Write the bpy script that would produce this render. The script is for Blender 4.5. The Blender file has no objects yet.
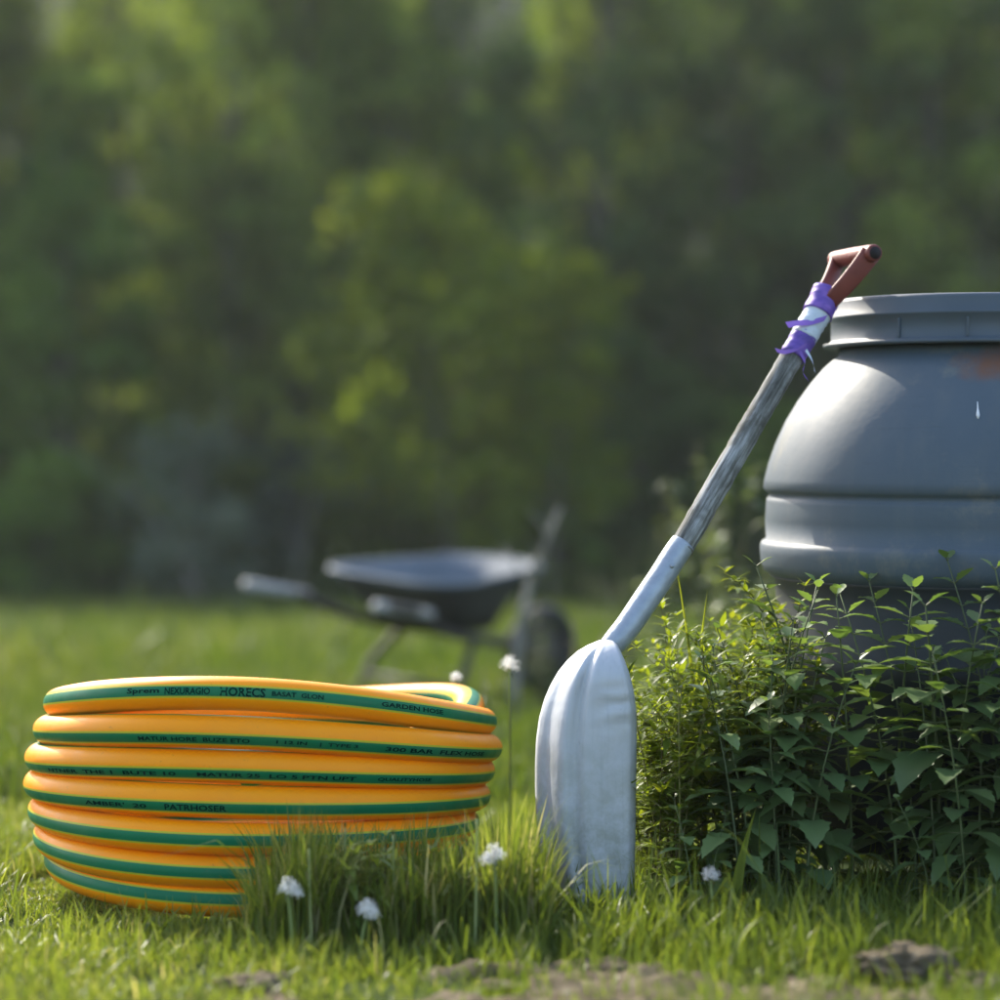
import bpy, bmesh, math, random
import numpy as np
from mathutils import Vector, Matrix

random.seed(7)
RNG = np.random.default_rng(7)
S = bpy.context.scene
COL = S.collection
PI = math.pi

# ------------------------------------------------------------------ camera maths
F = 2285.0                       # focal length in photo pixels (photo is 1000 px wide)
TH = math.atan(65 / F)           # slight upward pitch
H = 0.505                        # camera height in metres


def W(px, py, d):
    """photo pixel at depth d (metres along +Y) -> world point"""
    cx, cy = (px - 500) / F, (500 - py) / F
    y = math.cos(TH) - cy * math.sin(TH)
    z = math.sin(TH) + cy * math.cos(TH)
    k = d / y
    return Vector((cx * k, d, H + z * k))


cam_d = bpy.data.cameras.new('camera')
cam = bpy.data.objects.new('camera', cam_d)
COL.objects.link(cam)
S.camera = cam
cam.location = (0, 0, H)
cam.rotation_euler = (PI / 2 + TH, 0, 0)
cam_d.sensor_width = 36
cam_d.lens = F / 1000 * 36
cam_d.clip_start = 0.05
cam_d.clip_end = 500
cam_d.dof.use_dof = True
cam_d.dof.focus_distance = 3.30
cam_d.dof.aperture_fstop = 1.85

# ------------------------------------------------------------------ light
SUN_EL = math.radians(38)
SUN_AZ = math.atan2(-0.52, 0.855)     # from behind the scene, at the left
sdir = Vector((math.sin(SUN_AZ) * math.cos(SUN_EL), math.cos(SUN_AZ) * math.cos(SUN_EL), math.sin(SUN_EL)))
sl = bpy.data.lights.new('sun', 'SUN')
sl.energy = 3.1
sl.angle = math.radians(0.6)
sl.color = (1.0, 0.93, 0.80)
so = bpy.data.objects.new('sun', sl)
COL.objects.link(so)
so.location = (-20, 15, 25)
so.rotation_euler = sdir.to_track_quat('Z', 'Y').to_euler()
w = bpy.data.worlds.new('World')
S.world = w
w.use_nodes = True
wn = w.node_tree
sky = wn.nodes.new('ShaderNodeTexSky')
sky.sky_type = 'NISHITA'
sky.sun_disc = False
sky.sun_elevation = SUN_EL
sky.sun_rotation = SUN_AZ
sky.dust_density = 2.5
sky.ozone_density = .8
wn.links.new(sky.outputs[0], wn.nodes['Background'].inputs[0])
wn.nodes['Background'].inputs[1].default_value = 0.15
S.view_settings.view_transform = 'Standard'
S.view_settings.look = 'None'
S.view_settings.exposure = 1.65
S.view_settings.gamma = 1
S.render.engine = 'CYCLES'
S.cycles.max_bounces = 6
S.cycles.transparent_max_bounces = 6
S.cycles.use_denoising = True

# ------------------------------------------------------------------ materials


class NT:
    def __init__(self, name):
        self.m = bpy.data.materials.new(name)
        self.m.use_nodes = True
        self.t = self.m.node_tree
        self.b = self.t.nodes['Principled BSDF']
        self.out = self.t.nodes['Material Output']

    def n(self, kind, **kw):
        x = self.t.nodes.new(kind)
        for k, v in kw.items():
            if k in x.inputs:
                x.inputs[k].default_value = v
            else:
                setattr(x, k, v)
        return x

    def l(self, a, b):
        self.t.links.new(a, b)

    def noise(self, scale, detail=4, rough=.55, coord='Object', vec=None, dist=0):
        x = self.n('ShaderNodeTexNoise', Scale=scale, Detail=detail, Roughness=rough, Distortion=dist)
        if vec is None:
            tc = self.n('ShaderNodeTexCoord')
            vec = tc.outputs[coord]
        self.l(vec, x.inputs['Vector'])
        return x.outputs['Fac']

    def mapped(self, sc):
        tc = self.n('ShaderNodeTexCoord')
        mp = self.n('ShaderNodeMapping')
        mp.inputs['Scale'].default_value = sc
        self.l(tc.outputs['Object'], mp.inputs['Vector'])
        return mp.outputs[0]

    def ramp(self, fac, stops):
        r = self.n('ShaderNodeValToRGB')
        e = r.color_ramp.elements
        while len(e) < len(stops):
            e.new(.5)
        for i, (p, c) in enumerate(stops):
            e[i].position = p
            e[i].color = (*c, 1) if len(c) == 3 else c
        self.l(fac, r.inputs[0])
        return r.outputs[0]

    def mix(self, fac, a, b, mode='MIX'):
        x = self.n('ShaderNodeMix', data_type='RGBA', blend_type=mode)
        for s, v in ((x.inputs[0], fac), (x.inputs[6], a), (x.inputs[7], b)):
            if hasattr(v, 'is_output'):
                self.l(v, s)
            else:
                s.default_value = v if isinstance(v, (int, float)) else (*v, 1)
        return x.outputs[2]

    def color(self, c):
        if hasattr(c, 'is_output'):
            self.l(c, self.b.inputs['Base Color'])
        else:
            self.b.inputs['Base Color'].default_value = (*c, 1)

    def bump(self, h, strength=.3, dist=.01):
        b = self.n('ShaderNodeBump', Strength=strength, Distance=dist)
        self.l(h, b.inputs['Height'])
        self.l(b.outputs[0], self.b.inputs['Normal'])

    def set(self, **kw):
        for k, v in kw.items():
            s = self.b.inputs[k]
            if hasattr(v, 'is_output'):
                self.l(v, s)
            else:
                s.default_value = v
        return self


def leaf_mat(name, stops, trans=.35, rough=.5, tint=(1.25, 1.25, .7), spec=.35):
    """two-sided leaf: colour by the per-leaf attribute 'shade', light passes through"""
    m = NT(name)
    a = m.n('ShaderNodeAttribute', attribute_name='shade')
    c = m.ramp(a.outputs['Fac'], stops)
    oi = m.n('ShaderNodeObjectInfo')
    hs = m.n('ShaderNodeHueSaturation')
    mr = m.n('ShaderNodeMapRange')
    m.l(oi.outputs['Random'], mr.inputs[0])
    mr.inputs[3].default_value = .8
    mr.inputs[4].default_value = 1.2
    m.l(mr.outputs[0], hs.inputs['Value'])
    m.l(c, hs.inputs['Color'])
    c = hs.outputs[0]
    m.color(c)
    m.set(Roughness=rough)
    m.b.inputs['Specular IOR Level'].default_value = spec
    t = m.n('ShaderNodeBsdfTranslucent')
    m.l(m.mix(1.0, c, tint, 'MULTIPLY'), t.inputs[0])
    mx = m.n('ShaderNodeMixShader')
    mx.inputs[0].default_value = trans
    m.l(m.b.outputs[0], mx.inputs[1])
    m.l(t.outputs[0], mx.inputs[2])
    m.l(mx.outputs[0], m.out.inputs[0])
    return m.m


def plain(name, c, rough=.5, metal=0, var=.25, nscale=30, bump=.15, spec=.5):
    m = NT(name)
    f = m.noise(nscale)
    m.color(m.mix(f, [x * (1 - var) for x in c], [min(1, x * (1 + var)) for x in c]))
    m.set(Roughness=rough, Metallic=metal)
    m.b.inputs['Specular IOR Level'].default_value = spec
    if bump:
        m.bump(m.noise(nscale * 3), bump, .003)
    return m.m


# ------------------------------------------------------------------ mesh helpers


def link(o, parent=None):
    COL.objects.link(o)
    if parent is not None:
        o.parent = parent
    return o


def tag(o, label=None, cat=None, group=None, kind=None):
    for k, v in (('label', label), ('category', cat), ('group', group), ('kind', kind)):
        if v:
            o[k] = v
    return o


def thing(name, label, cat, loc=(0, 0, 0), rz=0, group=None):
    o = bpy.data.objects.new(name, None)
    o.empty_display_size = .05
    o.location = loc
    o.rotation_euler = (0, 0, rz)
    link(o)
    return tag(o, label, cat, group)


def np_mesh(name, verts, quads=None, tris=None, shade=None, smooth=False):
    me = bpy.data.meshes.new(name)
    verts = np.asarray(verts, np.float32)
    nq = 0 if quads is None else len(quads)
    ntr = 0 if tris is None else len(tris)
    me.vertices.add(len(verts))
    me.vertices.foreach_set('co', verts.ravel())
    lv, ls = [], []
    pos = 0
    if nq:
        lv.append(np.asarray(quads, np.int32).ravel())
        ls.append(np.arange(nq, dtype=np.int32) * 4)
        pos = nq * 4
    if ntr:
        lv.append(np.asarray(tris, np.int32).ravel())
        ls.append(pos + np.arange(ntr, dtype=np.int32) * 3)
    lv = np.concatenate(lv)
    me.loops.add(len(lv))
    me.loops.foreach_set('vertex_index', lv)
    me.polygons.add(nq + ntr)
    me.polygons.foreach_set('loop_start', np.concatenate(ls))
    if smooth:
        me.polygons.foreach_set('use_smooth', np.ones(nq + ntr, bool))
    if shade is not None:
        at = me.attributes.new('shade', 'FLOAT', 'POINT')
        at.data.foreach_set('value', np.asarray(shade, np.float32).ravel())
    me.update(calc_edges=True)
    me.validate()
    return me


def add(name, me, mat, parent=None, loc=None):
    for mm in (mat if isinstance(mat, (list, tuple)) else [mat]):
        me.materials.append(mm)
    o = bpy.data.objects.new(name, me)
    if loc is not None:
        o.location = loc
    return link(o, parent)


class MB:
    """collects vertices / faces of ONE mesh object"""

    def __init__(self):
        self.v, self.f, self.s = [], [], []

    def put(self, vs, fs, shade=0.5):
        b = len(self.v)
        self.v += [tuple(x) for x in vs]
        self.f += [tuple(i + b for i in f) for f in fs]
        self.s += [shade] * len(vs)

    def tube(self, pts, rad, n=10, cap=True, shade=.5, flat=1.0):
        pts = [Vector(p) for p in pts]
        if not hasattr(rad, '__len__'):
            rad = [rad] * len(pts)
        vs, fs = [], []
        up = Vector((0, 0, 1))
        t0 = (pts[1] - pts[0]).normalized()
        if abs(t0.z) > .95:
            up = Vector((0, 1, 0))
        u = t0.cross(up).normalized()
        for i, p in enumerate(pts):
            t = (pts[min(i + 1, len(pts) - 1)] - pts[max(i - 1, 0)]).normalized()
            u = (u - t * u.dot(t)).normalized()
            v = t.cross(u)
            for k in range(n):
                a = 2 * PI * k / n
                vs.append(p + (u * math.cos(a) + v * math.sin(a) * flat) * rad[i])
        for i in range(len(pts) - 1):
            for k in range(n):
                a, b = i * n + k, i * n + (k + 1) % n
                fs.append((a, b, b + n, a + n))
        if cap:
            fs.append(tuple(range(n))[::-1])
            fs.append(tuple(range((len(pts) - 1) * n, len(pts) * n)))
        self.put(vs, fs, shade)

    def box(self, c, size, M=None, shade=.5):
        x, y, z = [s / 2 for s in size]
        vs = [Vector((a * x, b * y, e * z)) for e in (-1, 1) for b in (-1, 1) for a in (-1, 1)]
        if M is not None:
            vs = [M @ v for v in vs]
        vs = [v + Vector(c) for v in vs]
        self.put(vs, [(0, 2, 3, 1), (4, 5, 7, 6), (0, 1, 5, 4), (2, 6, 7, 3), (0, 4, 6, 2), (1, 3, 7, 5)], shade)

    def lathe(self, prof, n=64, c=(0, 0, 0)):
        vs, fs = [], []
        for r, z in prof:
            for k in range(n):
                a = 2 * PI * k / n
                vs.append((c[0] + r * math.cos(a), c[1] + r * math.sin(a), c[2] + z))
        for i in range(len(prof) - 1):
            for k in range(n):
                a, b = i * n + k, i * n + (k + 1) % n
                fs.append((a, b, b + n, a + n))
        self.put(vs, fs)

    def mesh(self, name, smooth=True):
        me = bpy.data.meshes.new(name)
        me.from_pydata(self.v, [], self.f)
        at = me.attributes.new('shade', 'FLOAT', 'POINT')
        at.data.foreach_set('value', np.array(self.s, np.float32))
        if smooth:
            me.polygons.foreach_set('use_smooth', np.ones(len(me.polygons), bool))
        me.update()
        return me

    def build(self, name, mat, parent=None, smooth=True, bevel=0, loc=None):
        o = add(name, self.mesh(name, smooth), mat, parent, loc)
        if bevel:
            b = o.modifiers.new('bevel', 'BEVEL')
            b.width = bevel
            b.segments = 2
            b.limit_method = 'ANGLE'
            b.angle_limit = math.radians(35)
        return o


def catmull(pts, per):
    pts = [Vector(p) for p in pts]
    out = []
    n = len(pts)
    for i in range(n - 1):
        p0, p1, p2, p3 = pts[max(i - 1, 0)], pts[i], pts[i + 1], pts[min(i + 2, n - 1)]
        for k in range(per):
            t = k / per
            out.append(.5 * ((2 * p1) + (p2 - p0) * t + (2 * p0 - 5 * p1 + 4 * p2 - p3) * t * t + (3 * p1 - p0 - 3 * p2 + p3) * t ** 3))
    out.append(pts[-1])
    return out


def copy_tree(o, parent=None):
    c = o.copy()
    link(c)
    c.parent = parent
    for ch in list(o.children):
        copy_tree(ch, c)
    return c


def sstep(a, b, x):
    t = np.clip((x - a) / (b - a), 0, 1)
    return t * t * (3 - 2 * t)


# value noise for the ground and for scattering
_G = np.random.default_rng(3).random((64, 64))


def vnoise(x, y):
    x = np.asarray(x, float)
    y = np.asarray(y, float)
    xi, yi = np.floor(x).astype(int), np.floor(y).astype(int)
    fx, fy = x - xi, y - yi
    fx, fy = fx * fx * (3 - 2 * fx), fy * fy * (3 - 2 * fy)
    g = lambda a, b: _G[a % 64, b % 64]
    return (g(xi, yi) * (1 - fx) + g(xi + 1, yi) * fx) * (1 - fy) + (g(xi, yi + 1) * (1 - fx) + g(xi + 1, yi + 1) * fx) * fy


def fbm(x, y):
    return vnoise(x, y) * .55 + vnoise(x * 2.1 + 7, y * 2.1 + 3) * .3 + vnoise(x * 4.3 + 1, y * 4.3 + 9) * .15


# ------------------------------------------------------------------ ground
HC = Vector((W(262, 700, 3.55).x, 3.55, 0))     # hose coil centre on the ground
BC = Vector((W(962, 700, 3.68).x, 3.68, 0))     # barrel centre on the ground


def soil_mask(x, y):
    """1 where the turf is broken and bare soil shows (strip along the front of the picture)"""
    x = np.asarray(x, float)
    y = np.asarray(y, float)
    band = (1 - sstep(2.84, 2.97, y + (fbm(x * 5, y * 5) - .5) * .25)) * sstep(-.36, -.25, x)
    n = sstep(.38, .52, fbm(x * 7 + 11, y * 7 + 2))
    return band * n


def ground_z(x, y):
    near = 1 - sstep(5, 9, np.asarray(y, float))
    z = (fbm(x * 3, y * 3) - .5) * .022 * near
    z = z + (fbm(x * .35 + 5, y * .35) - .5) * .14 * sstep(4.6, 9, y) * (1 - .8 * sstep(18, 26, y))
    z = z + soil_mask(x, y) * (.008 + (fbm(x * 22, y * 22) - .5) * .035 + (fbm(x * 47 + 5, y * 47) - .5) * .028)
    return z


def axis(a, b, near0, near1, step, grow):
    xs = list(np.arange(near0, near1, step))
    d, v = step, near1
    while v < b:
        xs.append(v)
        d *= grow
        v += d
    xs.append(b)
    d, v = step, near0
    while v > a:
        d *= grow
        v -= d
        xs.insert(0, max(v, a))
    return np.array(sorted(set(round(q, 5) for q in xs)))


gx = axis(-90, 90, -1.6, 1.6, .013, 1.10)
gy = axis(-25, 140, 2.0, 4.6, .014, 1.07)
X, Y = np.meshgrid(gx, gy)
Z = ground_z(X, Y)
nx, ny = len(gx), len(gy)
ii = (np.arange(ny - 1)[:, None] * nx + np.arange(nx - 1)[None]).ravel()
gq = np.stack([ii, ii + 1, ii + nx + 1, ii + nx], 1)
m = NT('soil_and_turf')
at = m.n('ShaderNodeAttribute', attribute_name='shade')
soil = m.ramp(m.noise(28, 8, .65), [(.3, (.085, .066, .042)), (.5, (.19, .15, .10)), (.72, (.36, .31, .20))])
turf = m.ramp(m.noise(1.3, 8, .7), [(.3, (.025, .045, .010)), (.55, (.045, .075, .016)), (.75, (.075, .095, .025))])
m.color(m.mix(at.outputs['Fac'], turf, soil))
m.set(Roughness=.95)
m.b.inputs['Specular IOR Level'].default_value = .1
m.bump(m.noise(75, 10, .75), .9, .02)
g = add('ground', np_mesh('ground', np.stack([X.ravel(), Y.ravel(), Z.ravel()], 1), gq, shade=soil_mask(X, Y).ravel(), smooth=True), m.m)
tag(g, kind='structure')

# wooded slope rising behind the edge of the wood
hx = np.linspace(-70, 70, 90)
hy = np.linspace(38, 95, 40)
X, Y = np.meshgrid(hx, hy)
t = np.clip((Y - 39) / 24, 0, 1)
Z = -.3 + 21 * t ** .8 + (fbm(X * .25, Y * .25) - .5) * 4 * t
ii = (np.arange(39)[:, None] * 90 + np.arange(89)[None]).ravel()
m = NT('dark_forest_floor')
m.color(m.ramp(m.noise(.9, 8, .7), [(.3, (.010, .016, .007)), (.6, (.028, .042, .016)), (.8, (.05, .06, .028))]))
m.set(Roughness=1)
m.bump(m.noise(2, 6), 1, .5)
hl = add('hillside', np_mesh('hillside', np.stack([X.ravel(), Y.ravel(), Z.ravel()], 1), np.stack([ii, ii + 1, ii + 91, ii + 90], 1), smooth=True), m.m)
tag(hl, kind='structure')

# ------------------------------------------------------------------ grass


def blades(n_xyh, w, lean=.5, shade_mu=None, curl=1.8):
    """arrays x, y, h -> blade mesh: three strips and a tip each"""
    x, y, h = n_xyh
    n = len(x)
    z = ground_z(x, y) - .004
    yaw = RNG.random(n) * 2 * PI
    ld = RNG.random(n) * 2 * PI
    ln = np.abs(RNG.normal(0, lean, n)) * h
    wd = w * RNG.uniform(.6, 1.3, n)
    sh = np.clip(RNG.normal(.5, .2, n) if shade_mu is None else RNG.normal(shade_mu, .17), 0, 1)
    lv = [(0, .8), (.4, 1.0), (.75, .62)]
    vs = np.zeros((n, 7, 3), np.float32)
    for k, (t, ww) in enumerate(lv):
        cx = x + np.cos(ld) * ln * t ** curl
        cy = y + np.sin(ld) * ln * t ** curl
        cz = z + h * t * (1 - .12 * t)
        for j, sg in enumerate((-1, 1)):
            vs[:, k * 2 + j, 0] = cx + sg * np.cos(yaw) * wd * ww / 2
            vs[:, k * 2 + j, 1] = cy + sg * np.sin(yaw) * wd * ww / 2
            vs[:, k * 2 + j, 2] = cz
    vs[:, 6, 0] = x + np.cos(ld) * ln
    vs[:, 6, 1] = y + np.sin(ld) * ln
    vs[:, 6, 2] = z + h * np.clip(.92 - .35 * (ln / np.maximum(h, 1e-4)) ** 2, .3, 1)
    b = (np.arange(n) * 7)[:, None]
    q = np.concatenate([b + np.array([[0, 1, 3, 2]]), b + np.array([[2, 3, 5, 4]])])
    tr = b + np.array([[4, 5, 6]])
    return np_mesh('grass', vs.reshape(-1, 3), q, tr, np.repeat(sh, 7))


GRASS = leaf_mat('grass_blade', [(0, (.055, .090, .014)), (.45, (.112, .155, .022)), (.8, (.185, .215, .040)), (1, (.36, .33, .17))], .50, .42, (1.28, 1.25, .6))
MEADOW = leaf_mat('meadow_blade', [(0, (.045, .080, .016)), (.5, (.085, .130, .022)), (1, (.15, .17, .05))], .45, .6, (1.25, 1.2, .5), .15)


def in_ring(x, y, c, r):
    return (x - c.x) ** 2 + (y - c.y) ** 2 < r * r


def scatter(n, x0, x1, y0, y1):
    return RNG.uniform(x0, x1, n), RNG.uniform(y0, y1, n)


# near turf
x, y = scatter(190000, -1.25, 1.35, 2.28, 4.6)
keep = (RNG.random(len(x)) > soil_mask(x, y) * .80) & ((y > 2.78) | (x < -.34) | (RNG.random(len(x)) < .42 + .6 * sstep(.4, .6, fbm(x * 9, y * 9 + 5))))
dens = sstep(.22, .5, fbm(x * 6, y * 6))
keep &= RNG.random(len(x)) < .45 + .55 * dens
keep &= ~in_ring(x, y, BC, .262)
x, y = x[keep], y[keep]
h = RNG.gamma(4, .0062, len(x)) * (.7 + 1.0 * fbm(x * 4 + 3, y * 4))
h *= 1 + .75 * sstep(-.05, .25, x)                    # longer at the right
h = np.where(in_ring(x, y, HC, .40), np.minimum(h, .014), h)
h = np.where(y < 2.78, h * .62, h)
sm = .42 + .28 * (fbm(x * 2.2, y * 2.2 + 4) - .4) + .12 * (x < -.1)
tag(add('lawn_grass', blades((x, y, h), .0028, .55, sm), GRASS), 'short sunlit lawn grass round the hose and in front of the shovel', 'grass', kind='stuff')

# middle and far meadow
x, y = scatter(70000, -3.2, 3.4, 4.6, 9.5)
h = RNG.gamma(4, .017, len(x)) * (.5 + fbm(x * 1.3, y * 1.3))
x2, y2 = scatter(90000, -9, 9, 9.5, 28.5)
h2 = RNG.gamma(4, .026, len(x2)) * (.4 + 1.1 * fbm(x2 * .7, y2 * .7))
x, y, h = np.concatenate([x, x2]), np.concatenate([y, y2]), np.concatenate([h, h2])
sm = .5 + .9 * (fbm(x * .5, y * .5 + 4) - .45)
tag(add('meadow_grass', blades((x, y, h), np.where(y < 9.5, .009, .022), .6, sm), MEADOW), 'green meadow grass stretching from the coil back to the wood', 'grass', kind='stuff')

x, y = scatter(16000, -10, 10, 23.5, 29)
h = RNG.gamma(3, .17, len(x)) * sstep(23.5, 26.5, y) * (.4 + 1.2 * fbm(x * .9, y * .9))
tag(add('rank_grass', blades((x, y, h), .035, .45, .45 + .8 * (fbm(x * .6 + 9, y * .6) - .45)), MEADOW), 'rank tall grass along the foot of the wood', 'grass', kind='stuff')

# long grass clump in front of the right half of the hose
n = 4700
u = RNG.random(n)
cxp = W(262 + 0, 900, 3.1).x
x = W(250, 900, 3.1).x + u * (W(545, 900, 3.1).x - W(250, 900, 3.1).x)
y = RNG.uniform(2.98, 3.20, n)
d2 = ((x - HC.x) ** 2 + (y - HC.y) ** 2) ** .5
ok = (d2 > .385)
x, y, u = x[ok], y[ok], u[ok]
env = sstep(-.08, .08, u) * (.55 + .75 * fbm(x * 16, y * 16)) * (.95 + .2 * sstep(.5, .9, u))
h = RNG.uniform(.35, 1.0, len(x)) ** .8 * .205 * env
sm = np.clip(RNG.normal(.60, .16, len(x)), 0, 1)
tag(add('tall_grass', blades((x, y, h), np.where(RNG.random(len(x)) < .5, .0022, .0040), .30, sm), GRASS), 'long unmown grass clump in front of the lower right of the hose', 'grass', kind='stuff')

# rougher grass round the shovel's foot and under the nettles
x1, y1 = scatter(5200, W(520, 900, 3.2).x, .98, 3.02, 3.42)
k = RNG.random(len(x1)) < .75
x1, y1 = x1[k], y1[k]
h = RNG.gamma(5, .0105, len(x1)) * (.6 + .8 * fbm(x1 * 5, y1 * 5))
sx = W(598, 900, 3.27).x
h = np.where((np.abs(x1 - sx) < .075) & (y1 < 3.29), np.minimum(h, .03), h)
tag(add('rough_grass', blades((x1, y1, h), .0042, .6, RNG.normal(.4, .15, len(x1))), GRASS), 'rough dark grass at the foot of the nettles and shovel', 'grass', kind='stuff')

# ------------------------------------------------------------------ hose coil
R0 = .0236
DC = HC.y
tipL = [(50, 703), (37, 727), (30, 754), (31, 779), (33, 805), (38, 829), (52, 851)]
front = [694, 732.5, 766.5, 801.5, 838, 872, 901]
tipR = [(497, 722), (503, 748), (494, 771), (490, 796), (480, 822), (470, 846), (458, 868)]
FD = DC - .340                                   # tube centre depth at the front
ctrl = []                                        # (angle, radius, z)


def zz(py, d):
    return W(500, py, d).z


def rL(px):
    return HC.x - W(px, 700, DC).x - R0


def rR(px):
    return W(px, 700, DC).x - HC.x - R0


q = PI / 2
A = 0.0
# start: tucked inside at the front, curling to the back strand that shows above the right of the first loop
ctrl.append((-q * 1.0, .275, zz(770, 3.3)))
ctrl.append((-q * .55, .300, zz(745, 3.4)))
ctrl.append((-q * .18, .310, zz(726, 3.5)))
ctrl.append((0, rR(482), zz(711, DC)))
ctrl.append((q, .335, zz(700, 3.88)))
for k in range(7):
    b = 2 * PI * k
    ctrl.append((b + 2 * q, rL(tipL[k][0]), zz(tipL[k][1], DC)))
    ctrl.append((b + 3 * q, .340 + (.004 if k == 1 else 0) - (.004 if k == 6 else 0), zz(front[k], FD)))
    if k == 6:
        ctrl.append((b + 3.6 * q, .335, .030))
        ctrl.append((b + 4.0 * q, .30, .026))
        ctrl.append((b + 4.4 * q, .26, .024))
    else:
        ctrl.append((b + 4 * q, rR(tipR[k][0]), zz(tipR[k][1], DC)))
        zb = (zz(tipR[k][1], DC) + zz(tipL[k + 1][1], DC)) / 2
        ctrl.append((b + 5 * q, .335, min(zb, zz(700, 3.88))))
# piecewise cubic through the control points
ca = np.array([c[0] for c in ctrl])
cr = np.array([c[1] for c in ctrl])
cz = np.array([c[2] for c in ctrl])


def hermite(xs, ax, av):
    sl_ = np.gradient(av, ax)
    i = np.clip(np.searchsorted(ax, xs) - 1, 0, len(ax) - 2)
    hh = ax[i + 1] - ax[i]
    t = (xs - ax[i]) / hh
    return ((2 * t ** 3 - 3 * t ** 2 + 1) * av[i] + (t ** 3 - 2 * t ** 2 + t) * hh * sl_[i] +
            (-2 * t ** 3 + 3 * t ** 2) * av[i + 1] + (t ** 3 - t ** 2) * hh * sl_[i + 1])


NP = 1500
hang = np.linspace(ca[0], ca[-1], NP)
hr = hermite(hang, ca, cr) + .0018 * np.sin(hang * 1.7 + 1) + .0012 * np.sin(hang * 4.3)
hz = hermite(hang, ca, cz) + .0009 * np.sin(hang * 3.1)
HP = np.stack([HC.x + hr * np.cos(hang), HC.y + hr * np.sin(hang), hz], 1)
hs = np.concatenate([[0], np.cumsum(np.linalg.norm(np.diff(HP, axis=0), axis=1))])
# stripe angle round the tube (0 = straight out, + = upwards), one value per loop at its front
# front stripe heights read from the photograph
sa = {-1: .55, 0: .16, 1: -.42, 2: -.45, 3: -.32, 4: 0.0, 5: .05, 6: .22}
sx_ = np.array([3 * q + 2 * PI * k for k in sa])
so_ = np.array(list(sa.values()))
sx_ = np.concatenate([[-q, q, 2 * q], sx_[1:]])
so_ = np.concatenate([[1.05, 1.05, .35], so_[1:]])
hphi = np.interp(hang, sx_, so_) + .10 * np.sin((hang - 3 * q)) * .6
# vertical squash away from the front where the rings lie pressed together
fr = .5 - .5 * np.sin(hang)                       # 1 at the front
hrz = R0 * (.845 + .155 * np.clip(fr * 1.15, 0, 1) ** 1.5)
hrx = R0 * (1.04 - .04 * fr)
tan = np.gradient(HP, axis=0)
tan /= np.linalg.norm(tan, axis=1)[:, None]
rad = np.stack([np.cos(hang), np.sin(hang), np.zeros(NP)], 1)
rad -= tan * (rad * tan).sum(1)[:, None]
rad /= np.linalg.norm(rad, axis=1)[:, None]
upv = np.cross(rad, tan)
upv *= np.sign(upv[:, 2])[:, None]
SW, SE = .30, .42                                 # half width of the green stripe, with its yellow-green edge
ring = []
for k3 in range(3):
    c0 = k3 * 2 * PI / 3
    ring += [(c0 - SE, 1), (c0 - SW, 0), (c0 - SW / 2, 0), (c0, 0), (c0 + SW / 2, 0), (c0 + SW, 1), (c0 + SE, 2)]
    e0, e1 = c0 + SE, c0 + 2 * PI / 3 - SE
    ring += [(e0 + (e1 - e0) * j / 7, 2) for j in range(1, 7)]
# third stripe lies inwards, keep it as well (hoses carry three)
ra = np.array([r_[0] for r_ in ring])
rm = [r_[1] for r_ in ring]
nr = len(ra)
aa = hphi[:, None] + ra[None]
V = HP[:, None, :] + rad[:, None, :] * (np.cos(aa) * hrx[:, None])[..., None] + upv[:, None, :] * (np.sin(aa) * hrz[:, None])[..., None]
qi = np.arange(NP - 1)[:, None] * nr
kk = np.arange(nr)[None]
k2 = (kk + 1) % nr
hq = np.stack([qi + kk, qi + nr + kk, qi + nr + k2, qi + k2], 2).reshape(-1, 4)
hmi = np.tile(np.array(rm, np.int32), NP - 1)


def hose_mat(name, c, c2, rough=.36, coat=.0):
    m = NT(name)
    f = m.noise(14, 5)
    cc = m.mix(f, c, c2)
    cc = m.mix(m.ramp(m.noise(110, 6, .7), [(.64, (0, 0, 0)), (.74, (.45, .45, .45))]), cc, (.16, .11, .05))
    cc = m.mix(m.ramp(m.noise(6, 8, .7), [(.50, (0, 0, 0)), (.75, (.10, .10, .10))]), cc, (.30, .24, .13))
    m.color(cc)
    m.set(Roughness=m.ramp(m.noise(45, 5), [(.3, (rough,) * 3), (.7, (rough + .16,) * 3)]))
    m.b.inputs['Coat Weight'].default_value = coat
    m.b.inputs['Specular IOR Level'].default_value = .22
    m.b.inputs['Coat Roughness'].default_value = .25
    m.bump(m.noise(220, 3), .08, .001)
    return m.m


ORANGE = hose_mat('orange_hose_rubber', (.92, .275, .0006), (.96, .335, .001))
GREEN = hose_mat('green_hose_stripe', (.003, .125, .048), (.006, .165, .07))
LIME = hose_mat('lime_stripe_edge', (.42, .40, .02), (.50, .45, .03))
hose = thing('garden_hose', 'thick orange garden hose with green stripes coiled in a stack on the lawn', 'garden hose', (HC.x, HC.y, 0))
V = V - np.array([HC.x, HC.y, 0])
hme = np_mesh('hose_tube', V.reshape(-1, 3), hq, smooth=True)
tube = add('tube', hme, [GREEN, LIME, ORANGE], hose)
hme.polygons.foreach_set('material_index', hmi)

INK = plain('dark_print_ink', (.002, .016, .014), .9, 0, .2, 60, 0, .08)


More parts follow.
